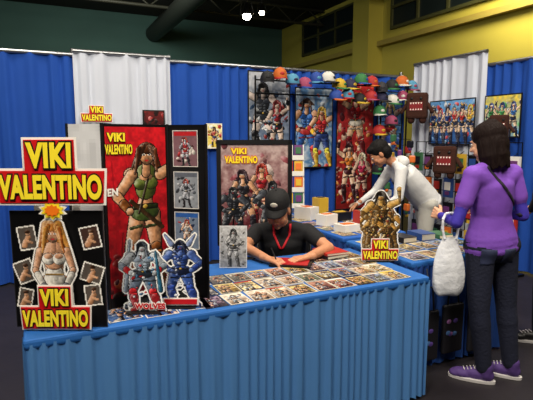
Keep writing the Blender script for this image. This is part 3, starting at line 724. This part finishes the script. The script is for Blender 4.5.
def body(name,J,mats,parent,fem=False,voxel=.008,short=True,pant_r=1.0,hem=.0,w=1.0,hipw=1.0,sm=7):
    P=Prims(); pel,ch,nk=J['pel'],J['chest'],J['neck']
    rt=(J['shR']-J['shL']).normalized(); up=(ch-pel).normalized(); fw=up.cross(rt).normalized(); rt=fw.cross(up).normalized()
    R=Matrix((rt,fw,up)).transposed()
    pr=[(.0,.160*hipw,.118*hipw),(.2,.146,.108),(.45,.126,.098),(.7,.142,.108),(1,.150,.108)] if fem else [(.0,.160,.125),(.2,.160,.125),(.45,.162,.125),(.7,.172,.125),(1,.172,.115)]
    T_=[p[0] for p in pr];A_=[p[1] for p in pr];D_=[p[2] for p in pr]
    for i in range(17):
        t=i/16; P.ell(pel.lerp(ch,t),(float(np.interp(t,T_,A_))*w,float(np.interp(t,T_,D_))*w,.075),'shirt',R)
    P.ell(pel-up*(.03+hem),(.168*w*hipw,.125*w*hipw,.055),'shirt',R); P.ell(pel-up*(.01+hem*.5),(.165*w*hipw,.122*w*hipw,.06),'shirt',R)
    P.ell(pel-up*.07,(.160*w*hipw,.118*w*hipw,.09),'pants',R)
    for k in('L','R'):
        h,kn,an=J['hip'+k],J['kn'+k],J['an'+k]
        P.cap(h,kn,.085*pant_r,.060*pant_r,'pants'); mid=kn.lerp(an,.3); P.cap(kn,mid,.058*pant_r,.060*pant_r,'pants'); P.cap(mid,an,.058*pant_r,.046*pant_r,'pants')
        P.ell(h+Vector((0,0,.0)),(.088*pant_r,.1*pant_r,.09),'pants')
        sh,el,wr=J['sh'+k],J['el'+k],J['wr'+k]
        P.cap(ch.lerp(sh,.35),sh,.078,.062,'shirt'); P.cap(nk.lerp(sh,.25),sh,.042,.056,'shirt')
        s2=sh.lerp(el,.55 if short else 1)
        P.cap(sh,s2,.062 if not fem else .057,.056 if short else .048,'shirt')
        P.cap(sh,el,.048 if not fem else .042,.040 if not fem else .037,'arm'); P.cap(el,wr,.041 if not fem else .036,.027 if not fem else .025,'arm')
    P.cap(ch+up*.02,nk,.075,.055,'shirt')
    P.cap(nk-up*.02,J['head'],.052 if not fem else .044,.050 if not fem else .043,'skin')
    return solid(name,P,mats,voxel,sm,parent)
def head(parent,c,f,up,skin,lips,iris,voxel=.0042,sc=1.0,stub=None):
    R=frame(f,up); T=lambda x,y,z:c+R@Vector((x,y,z))*sc
    P=Prims()
    def e(x,y,z,r,l='skin'): P.ell(T(x,y,z),[k*sc for k in r],l,R)
    e(0,.015,.035,(.076,.094,.088)); e(0,-.015,-.02,(.066,.078,.085)); e(0,-.028,-.07,(.046,.052,.044),'jaw'); e(0,-.060,-.098,(.024,.022,.02),'jaw')
    for s in(-1,1):
        e(s*.078,.01,-.01,(.010,.020,.032)); e(s*.038,-.060,-.035,(.026,.024,.024)); e(s*.030,-.078,.022,(.024,.012,.008)); e(s*.045,-.03,-.06,(.024,.04,.03),'jaw')
        e(s*.014,-.098,-.036,(.009,.009,.008))
    P.cap(T(0,-.082,.008),T(0,-.106,-.032),.009*sc,.013*sc,'skin')
    e(0,-.084,-.060,(.025,.010,.0055),'lips'); e(0,-.082,-.070,(.021,.010,.0065),'lips')
    solid('head_skin',P,{'skin':skin,'lips':lips,'jaw':stub or skin},voxel,2,parent)
    m=MB(); ew=mat('eye_white','#e8e4e0',.2); ir=mat('iris_'+iris,iris,.2); br=mat('brow_dark','#2a1c14',.9)
    for s in(-1,1):
        m.ell(T(s*.031,-.0795,.002),(.0135*sc,.010*sc,.008*sc),ew,R=R,nu=12,nv=8); m.ell(T(s*.031,-.0885,.001),(.0058*sc,.003*sc,.0058*sc),ir,R=R,nu=10,nv=6)
        m.cyl(T(s*.015,-.090,.024),T(s*.048,-.078,.026),.004*sc,.003*sc,br,8)
    m.obj('eyes',parent)
    return R,T
def hand(parent,wr,F,N,ts,skin,curl=.45,sc=1.0,spread=1):
    F=F.normalized(); N=(N-F*N.dot(F)).normalized(); S=F.cross(N)
    P=Prims(); offs=[.031,.011,-.010,-.029]; Ls=[.074,.083,.077,.060]
    for o_,L in zip(offs,Ls):
        kn=wr+(F*(.088-.1*abs(o_-.005))+S*ts*o_)*sc
        P.cap(wr+(F*.012+S*ts*o_*.5)*sc,kn,.015*sc,.0125*sc,'skin')
        d=F.copy()+S*ts*o_*2.5*spread; d.normalize(); p=kn; ang=0
        for k,fr_ in enumerate((.45,.31,.24)):
            ang+=curl*(1,1.1,.8)[k]; dd=(d*math.cos(ang)+N*math.sin(ang)); q=p+dd*L*fr_*sc
            P.cap(p,q,(.0095,.0088,.0080)[k]*sc,(.0088,.0080,.0070)[k]*sc,'skin'); p=q
    t0=wr+(F*.025+S*ts*.022+N*.004)*sc; t1=t0+(F*.028+S*ts*.026+N*.012)*sc; t2=t1+(F*.026+S*ts*.010+N*.010)*sc; t3=t2+(F*.022+N*.008)*sc
    P.cap(t0,t1,.014*sc,.0115*sc,'skin');P.cap(t1,t2,.0108*sc,.0098*sc,'skin');P.cap(t2,t3,.0095*sc,.0078*sc,'skin')
    P.cap(wr-F*.035*sc,wr+F*.02*sc,.024*sc,.022*sc,'skin'); P.ell(wr+(F*.05+N*.004)*sc,(.02*sc,.02*sc,.014*sc),'skin')
    return solid('hand',P,{'skin':skin},.0034,1,parent)
def shoe(parent,ank,d,upm,solem,name='shoe'):
    d=Vector((d.x,d.y,0)).normalized(); R=Matrix((Vector((d.y,-d.x,0)),d,Vector((0,0,1)))).transposed()
    base=Vector((ank.x,ank.y,0)); T=Matrix.Translation(base)@R.to_4x4()
    P=Prims()
    for c_,r in(((0,-.02,.050),(.036,.045,.044)),((0,.05,.047),(.037,.08,.040)),((0,.13,.036),(.044,.065,.034)),((0,.165,.030),(.042,.040,.026))): P.ell(T@Vector(c_),r,'u',R)
    P.cap(T@Vector((0,-.015,.055)),T@Vector((0,-.012,.100)),.042,.046,'u')
    solid(name+'_upper',P,{'u':upm},.006,3,parent)
    m=MB(); n=28; vs=[]
    for zz,g in((.002,1.0),(.020,1.04)):
        for i in range(n):
            t=2*math.pi*i/n; y=.068+.142*math.sin(t); wv=.045*(1+.10*math.sin(t))*g; vs.append((wv*math.copysign(abs(math.cos(t))**.75,math.cos(t)),y,zz))
    m.add(vs,[(i,(i+1)%n,n+(i+1)%n,n+i) for i in range(n)]+[tuple(range(n-1,-1,-1)),tuple(range(n,2*n))],solem,False,T)
    for k in range(4): m.cyl((-.022,.05+.02*k,.088-.006*k),(.022,.06+.02*k,.088-.006*k),.0035,.0035,solem,6,T)
    m.obj(name+'_sole_laces',parent)
def bvh(o):
    me=o.data; return BVHTree.FromPolygons([v.co.copy() for v in me.vertices],[tuple(p.vertices) for p in me.polygons])
def ribbon(name,tree,pts,dir_,side,width,m_,parent,off=.004,n=24):
    vs=[];ok=[]
    L=len(pts)-1
    for i in range(n+1):
        t=i/n*L; k=min(int(t),L-1); p=pts[k].lerp(pts[k+1],t-k)
        row=[]
        for s in(-.5,0,.5):
            q=p+side*width*s; h=tree.ray_cast(q,dir_,1.0)
            row.append((h[0]-dir_*off) if h[0] is not None else None)
        ok.append(all(r is not None for r in row)); vs.append([r if r is not None else p for r in row])
    b=MB(); V_=[v for r in vs for v in r]; fs=[]
    for i in range(n):
        if ok[i] and ok[i+1]:
            for j in(0,1): a=i*3+j; fs.append((a,a+1,a+4,a+3))
    b.add(V_,fs,m_,True); o=b.obj(name,parent); sd=o.modifiers.new('s','SOLIDIFY'); sd.thickness=.003; return o

SK1=mat('skin_tan','#b9805e',.5,bump=.05,bscale=200,var=.08,vscale=30); LIP=mat('lips_tan','#9c5848',.5); SK2=mat('skin_fair','#d8a384',.5,var=.06,vscale=30); LIP2=mat('lips_pink','#b86058',.5)
STB=mat('skin_stubble','#a2765c',.7,var=.15,vscale=200)

# ---- seated artist
E=empty('seated_man')
J=dict(pel=V(.14,3.62,.55),chest=V(.12,3.46,.81),neck=V(.11,3.41,.93),head=V(.085,3.35,1.03),
 shL=V(.295,3.43,.875),shR=V(-.065,3.43,.875),elL=V(.425,3.22,.80),elR=V(-.155,3.20,.81),wrL=V(.27,3.03,.785),wrR=V(-.0,2.99,.785),
 hipL=V(.24,3.60,.54),hipR=V(.04,3.60,.54),knL=V(.30,3.18,.53),knR=V(-.02,3.18,.53),anL=V(.30,3.22,.10),anR=V(-.02,3.22,.10))
TB=mat('tshirt_black','#101014',.85,bump=.35,bscale=14,var=.2); JD=mat('jeans_dark','#1c2230',.85,bump=.2,bscale=80)
bo=body('body',J,{'shirt':TB,'pants':JD,'arm':SK1,'skin':SK1},E)
hf=V(-.22,-.80,-.42).normalized(); hc=V(.08,3.325,1.045)
R,T=head(E,hc,hf,Vector((0,0,1)),SK1,LIP,'#3a2a1c',stub=STB)
m=MB(); CB=mat('cap_black_cloth','#0b0b0e',.8,bump=.2,bscale=100)
M4=Matrix.Translation(T(0,.012,.045))@R.to_4x4()@Matrix.Rotation(-.08,4,'X')
m.lathe([(.098,-.005),(.101,.02),(.096,.055),(.077,.085),(.045,.103),(.012,.11),(.001,.111)],CB,24,M4,.86,1.02)
vs=[];n=14
for zz in(.004,-.003):
    for i in range(n+1):
        t=math.pi*1.12+math.pi*.76*i/n; vs.append((.084*math.cos(t),.098*math.sin(t),zz))
    for i in range(n+1):
        t=math.pi*1.12+math.pi*.76*i/n; vs.append((.084*math.cos(t),.098*math.sin(t)-.075*abs(math.sin((t-math.pi*1.12)/.76))**.5,zz-.012-.018*abs(math.cos(t))))
k=n+1;fs=[]
for i in range(n): fs+= [(i,i+1,k+i+1,k+i),(2*k+i+1,2*k+i,3*k+i,3*k+i+1),(k+i,k+i+1,3*k+i+1,3*k+i)]
m.add(vs,fs,CB,True,M4); m.ell((0,-.096,.045),(.026,.008,.018),mat('cap_badge','#b8b4a8',.5),M=M4); m.ell((0,0,.111),.007,CB,M=M4); m.obj('cap',E)
P=Prims()
for s in(-1,1): P.ell(T(s*.070,.03,.01),(.012,.035,.035),'h',R)
P.ell(T(0,.09,.0),(.06,.022,.045),'h',R); solid('hair',P,{'h':mat('hair_grey','#5a524c',.9,bump=.5,bscale=150)},.005,2,E)
hand(E,J['wrR'],V(.80,-.55,-.06),V(.1,.0,-1),1,SK1,.42); hand(E,J['wrL'],V(-.88,-.40,-.05),V(0,0,-1),-1,SK1,.25)
m=MB(); m.cyl(V(.075,2.93,.757),V(.03,2.965,.86),.004,.0045,BLK,8); m.obj('marker_pen',E)
tr=bvh(bo); LAN=mat('lanyard_red','#c81c28',.5)
dr=V(0,1,0)
ribbon('lanyard_strap_1',tr,[V(.05,3.0,.94),V(.055,3.0,.86),V(.10,3.0,.76)],dr,V(1,0,0),.016,LAN,E)
ribbon('lanyard_strap_2',tr,[V(.17,3.0,.94),V(.165,3.0,.86),V(.11,3.0,.76)],dr,V(1,0,0),.016,LAN,E)
shoe(E,J['anL'],V(.05,-1,0),BLK,BLKM); shoe(E,J['anR'],V(-.05,-1,0),BLK,BLKM)
E=empty('folding_chair',V(.14,3.62,0),YAW)
m=MB(); SEAT=mat('chair_vinyl','#202024',.6)
m.box((0,0,.44),(.42,.38,.04),SEAT,bev=.015); m.box((0,.22,.72),(.42,.03,.20),SEAT,bev=.012)
for x in(-.21,.21): m.cyl((x,-.24,0),(x,.22,.82),.011,.011,BLKM,8); m.cyl((x,.22,0),(x,-.12,.44),.011,.011,BLKM,8)
m.cyl((-.21,-.20,.08),(.21,-.20,.08),.009,.009,BLKM,8); m.cyl((-.21,.19,.05),(.21,.19,.05),.009,.009,BLKM,8); m.obj('chair_frame',E)
m=MB(); T0=Matrix.Translation(V(.16,2.98,.754))@Matrix.Rotation(YAW-.2,4,'Z')
m.box((0,0,.006),(.26,.19,.012),BLK,M=T0); m.box((.0,-.0,.0145),(.22,.16,.004),mat('cover_crimson','#a01c20',.4),M=T0); m.obj('sketch_pad')

# ---- standing woman
E=empty('standing_woman')
J=dict(pel=V(1.415,2.97,.93),chest=V(1.395,2.965,1.25),neck=V(1.385,2.97,1.385),head=V(1.37,2.985,1.48),
 shL=V(1.245,2.885,1.325),shR=V(1.555,3.03,1.325),elL=V(1.150,2.86,1.04),elR=V(1.625,3.0,1.06),wrL=V(1.13,3.07,1.05),wrR=V(1.50,3.20,1.05),
 hipL=V(1.335,2.935,.88),hipR=V(1.51,3.00,.88),knL=V(1.335,2.905,.49),knR=V(1.545,2.985,.49),anL=V(1.385,2.90,.10),anR=V(1.585,2.96,.10))
PU=mat('tshirt_purple','#7646b0',.8,bump=.35,bscale=12,var=.1); SL=mat('sleeve_violet_blue','#3c2fa0',.8,bump=.3,bscale=25); JN=mat('jeans_navy','#161a2e',.85,bump=.3,bscale=60,var=.35,vscale=8)
bo=body('body',J,{'shirt':PU,'pants':JN,'arm':SL,'skin':SK2},E,fem=True,short=True,hem=.035,w=1.05,hipw=1.07,pant_r=1.08)
hf=V(-.62,.70,-.22).normalized(); hc=V(1.362,3.0,1.520)
R,T=head(E,hc,hf,Vector((0,0,1)),SK2,LIP2,'#2c1c14',sc=.93)
HB=mat('hair_dark_brown','#170b09',.75,bump=.5,bscale=90,var=.4,vscale=40,spec=.15,stretch=(1,1,.08))
P=Prims(); P.ell(T(0,.030,.045),(.092,.104,.088),'h',R); P.ell(T(0,.055,-.02),(.092,.082,.110),'h',R); P.ell(T(0,.045,.11),(.05,.055,.035),'h',R)
rnd=random.Random(9)
for i in range(50):
    t=math.radians(-32+244*i/49); x=.083*math.cos(t); y=.03+.088*math.sin(t); g=rnd.uniform(-.004,.006)
    P.cap(T(x*.85,y*.9,.07),T(x*1.06+g,y+g,-.02),.016,.015,'h'); P.cap(T(x*1.06+g,y+g,-.02),T(x*1.10+g*2,y+g,-.10),.015,.014,'h'); P.cap(T(x*1.10+g*2,y+g,-.10),T(x*1.02,y*.98,-.160-rnd.uniform(0,.03)),.014,.006,'h')
solid('hair',P,{'h':HB},.005,3,E)
hand(E,J['wrL'],V(-.25,.9,.1),V(.9,.2,-.3),-1,SK2,.5,.92); hand(E,J['wrR'],V(-.6,.75,.1),V(-.8,-.3,-.3),1,SK2,.5,.92)
PS=mat('sneaker_purple','#4c3472',.7,bump=.2); WS=mat('sneaker_sole','#c8c4c4',.6)
shoe(E,J['anL'],V(-.82,.40,0),PS,WS); shoe(E,J['anR'],V(-.75,.5,0),PS,WS)
tr=bvh(bo); STR=mat('strap_dark','#1c1624',.7)
ribbon('bag_strap',tr,[V(1.33,2.4,1.38),V(1.42,2.4,1.26),V(1.60,2.45,1.06)],V(0,1,0),V(.6,0,.8),.018,STR,E,.003)
DK=mat('pocket_stitch','#2c3350',.8)
for (x,z) in((1.345,.83),(1.485,.83)):
    ribbon('jeans_pocket',tr,[V(x,2.4,z+.05),V(x,2.4,z-.05)],V(0,1,0),V(1,0,0),.09,DK,E,.001,8)
E2=empty('plastic_shopping_bag',V(1.135,2.915,-.09),YAW)
m=MB(); PB=mat('bag_plastic_white','#d8dae0',.35,bump=.6,bscale=18,var=.04)
vs=[];fs=[];nu=36;prof=[(0,.66,.55,.35),(.0,.665,.8,.8),(.0,.72,.98,1),(0,.80,1,1),(0,.88,.92,.85),(0,.95,.75,.55),(0,1.0,.5,.35),(0,1.03,.38,.25)]
vs.append((0,0,.655))
for j,(o_,z,a,d) in enumerate(prof):
    for i in range(nu):
        t=2*math.pi*i/nu; w_=1+.07*math.sin(5*t+j)+.04*math.sin(11*t+j*2)
        vs.append((.100*a*w_*math.copysign(abs(math.cos(t))**.8,math.cos(t)),.055*d*w_*math.sin(t),z+.006*math.sin(3*t)))
for i in range(nu): fs.append((0,1+(i+1)%nu,1+i))
for j in range(len(prof)-1):
    for i in range(nu): a=1+j*nu+i;b_=1+j*nu+(i+1)%nu; fs.append((a,b_,b_+nu,a+nu))
m.add(vs,fs,PB,True)
for s in(-1,1):
    pts=[Vector((s*.035,-.01,1.02)),Vector((s*.048,0,1.08)),Vector((s*.048,.0,1.14)),Vector((s*.03,.01,1.175)),Vector((0,.01,1.18))]
    for a_,c_ in zip(pts,pts[1:]): m.cyl(a_,c_,.010,.008,PB,8)
o=m.obj('bag_body',E2); ss=o.modifiers.new('ss','SUBSURF'); ss.levels=1; ss.render_levels=1

# ---- leaning person in white
E=empty('leaning_person')
J=dict(pel=V(1.64,4.95,.93),chest=V(1.40,4.90,1.18),neck=V(1.29,4.86,1.30),head=V(1.18,4.82,1.36),
 shL=V(1.32,4.70,1.23),shR=V(1.32,5.06,1.23),elL=V(1.28,4.62,.97),elR=V(1.17,5.08,1.0),wrL=V(1.09,4.60,.86),wrR=V(.96,5.0,.86),
 hipL=V(1.65,4.86,.88),hipR=V(1.65,5.04,.88),knL=V(1.62,4.85,.48),knR=V(1.70,5.04,.48),anL=V(1.68,4.85,.10),anR=V(1.76,5.04,.10))
WJ=mat('hoodie_white','#d0d0d0',.85,bump=.4,bscale=14,var=.05); GP=mat('trousers_pale','#b9b7b0',.85,bump=.3,bscale=20)
body('body',J,{'shirt':WJ,'pants':GP,'arm':WJ,'skin':SK1},E,short=False,w=1.12,hem=.04,voxel=.01,pant_r=1.12)
hc=V(1.12,4.80,1.39); R,T=head(E,hc,V(-.80,.10,-.65).normalized(),Vector((0,0,1)),SK1,LIP,'#2a1c12',voxel=.005)
P=Prims(); P.ell(T(0,.03,.045),(.092,.104,.092),'h',R); P.ell(T(0,.06,-.01),(.090,.070,.085),'h',R); P.ell(T(.0,-.03,.08),(.075,.06,.04),'h',R); solid('hair',P,{'h':mat('hair_black','#0e0b0b',.7,bump=.4,bscale=80,spec=.2)},.006,2,E)
P=Prims(); P.cap(V(1.37,4.81,1.31),V(1.38,4.95,1.31),.06,.06,'h'); solid('hood',P,{'h':WJ},.01,3,E)
hand(E,J['wrL'],V(-.7,.1,-.6),V(-.3,.3,-.8),-1,SK1,.35); hand(E,J['wrR'],V(-.7,-.1,-.6),V(-.3,-.3,-.8),1,SK1,.35)
shoe(E,J['anL'],V(-1,0,0),BLK,WS); shoe(E,J['anR'],V(-1,.1,0),BLK,WS)

# ---- bystander in dark clothes at the right
E=empty('standing_visitor')
X,Y=2.20,3.52
J=dict(pel=V(X,Y,.98),chest=V(X,Y,1.32),neck=V(X,Y,1.46),head=V(X,Y+.01,1.58),
 shL=V(X-.17,Y-.05,1.40),shR=V(X+.17,Y+.05,1.40),elL=V(X-.22,Y-.06,1.12),elR=V(X+.22,Y+.05,1.12),wrL=V(X-.16,Y+.14,1.0),wrR=V(X+.2,Y+.18,.95),
 hipL=V(X-.09,Y,.92),hipR=V(X+.09,Y,.92),knL=V(X-.12,Y,.50),knR=V(X+.12,Y,.50),anL=V(X-.13,Y-.02,.10),anR=V(X+.14,Y,.10))
JC=mat('jacket_charcoal','#25262c',.85,bump=.3,bscale=15)
body('body',J,{'shirt':JC,'pants':JD,'arm':JC,'skin':SK1},E,short=False,voxel=.01)
R,T=head(E,V(X,Y+.01,1.63),V(-.4,.9,-.1).normalized(),Vector((0,0,1)),SK1,LIP,'#2a1c12',voxel=.005)
P=Prims(); P.ell(T(0,.03,.045),(.086,.098,.085),'h',R); P.ell(T(0,.06,-.01),(.08,.055,.07),'h',R); solid('hair',P,{'h':mat('hair_black','#0e0b0b')},.006,2,E)
hand(E,J['wrL'],V(-.1,.8,-.4),V(.8,.1,-.3),-1,SK1,.4); hand(E,J['wrR'],V(0,.5,-.8),V(-.8,0,0),1,SK1,.4)
shoe(E,J['anL'],V(-.7,.2,0),BLK,WS); shoe(E,J['anR'],V(-.2,1,0),BLK,WS)

# ---------------------------------------------------------------- light
def area(x,y,z,p,size=1.6,col=(1,.93,.80),aim=None):
    l=bpy.data.lights.new('hall_light','AREA'); l.energy=p; l.shape='DISK'; l.size=size; l.color=col
    o=bpy.data.objects.new('hall_light',l); o.location=V(x,y,z)
    if aim is not None: o.rotation_euler=(Vector(aim)-o.location).to_track_quat('-Z','Y').to_euler()
    link(o)
W1=(1,.91,.77)
area(-1.6,-.9,4.8,185,1.2,W1,V(-.3,3.0,.7)); area(2.2,-.2,5.0,165,1.2,W1,V(1.2,3.4,.8))
area(-2.2,3.4,6.3,190,1.4,W1); area(2.6,3.6,6.3,210,1.4,W1); area(.2,1.0,5.6,120,1.4,W1,V(1,6.8,1.4)); area(.5,7.5,6.4,60,2)
area(5,11,6.3,520,2.2,(1,.90,.62),V(9.5,13.0,4.5)); area(-4,13,6.0,380,2,(.95,1,.9),V(-4,19,4.5))
w=bpy.data.worlds.new('hall_ambient'); scene.world=w; w.use_nodes=True
w.node_tree.nodes['Background'].inputs[0].default_value=(.5,.55,.65,1); w.node_tree.nodes['Background'].inputs[1].default_value=.2

# ---------------------------------------------------------------- camera
cd=bpy.data.cameras.new('camera'); cd.sensor_width=36; cd.lens=36*480/533; cd.clip_end=100
co=bpy.data.objects.new('camera',cd); co.location=(0,0,1.55); co.rotation_euler=(math.radians(90-7.4),0,YAW); link(co); scene.camera=co
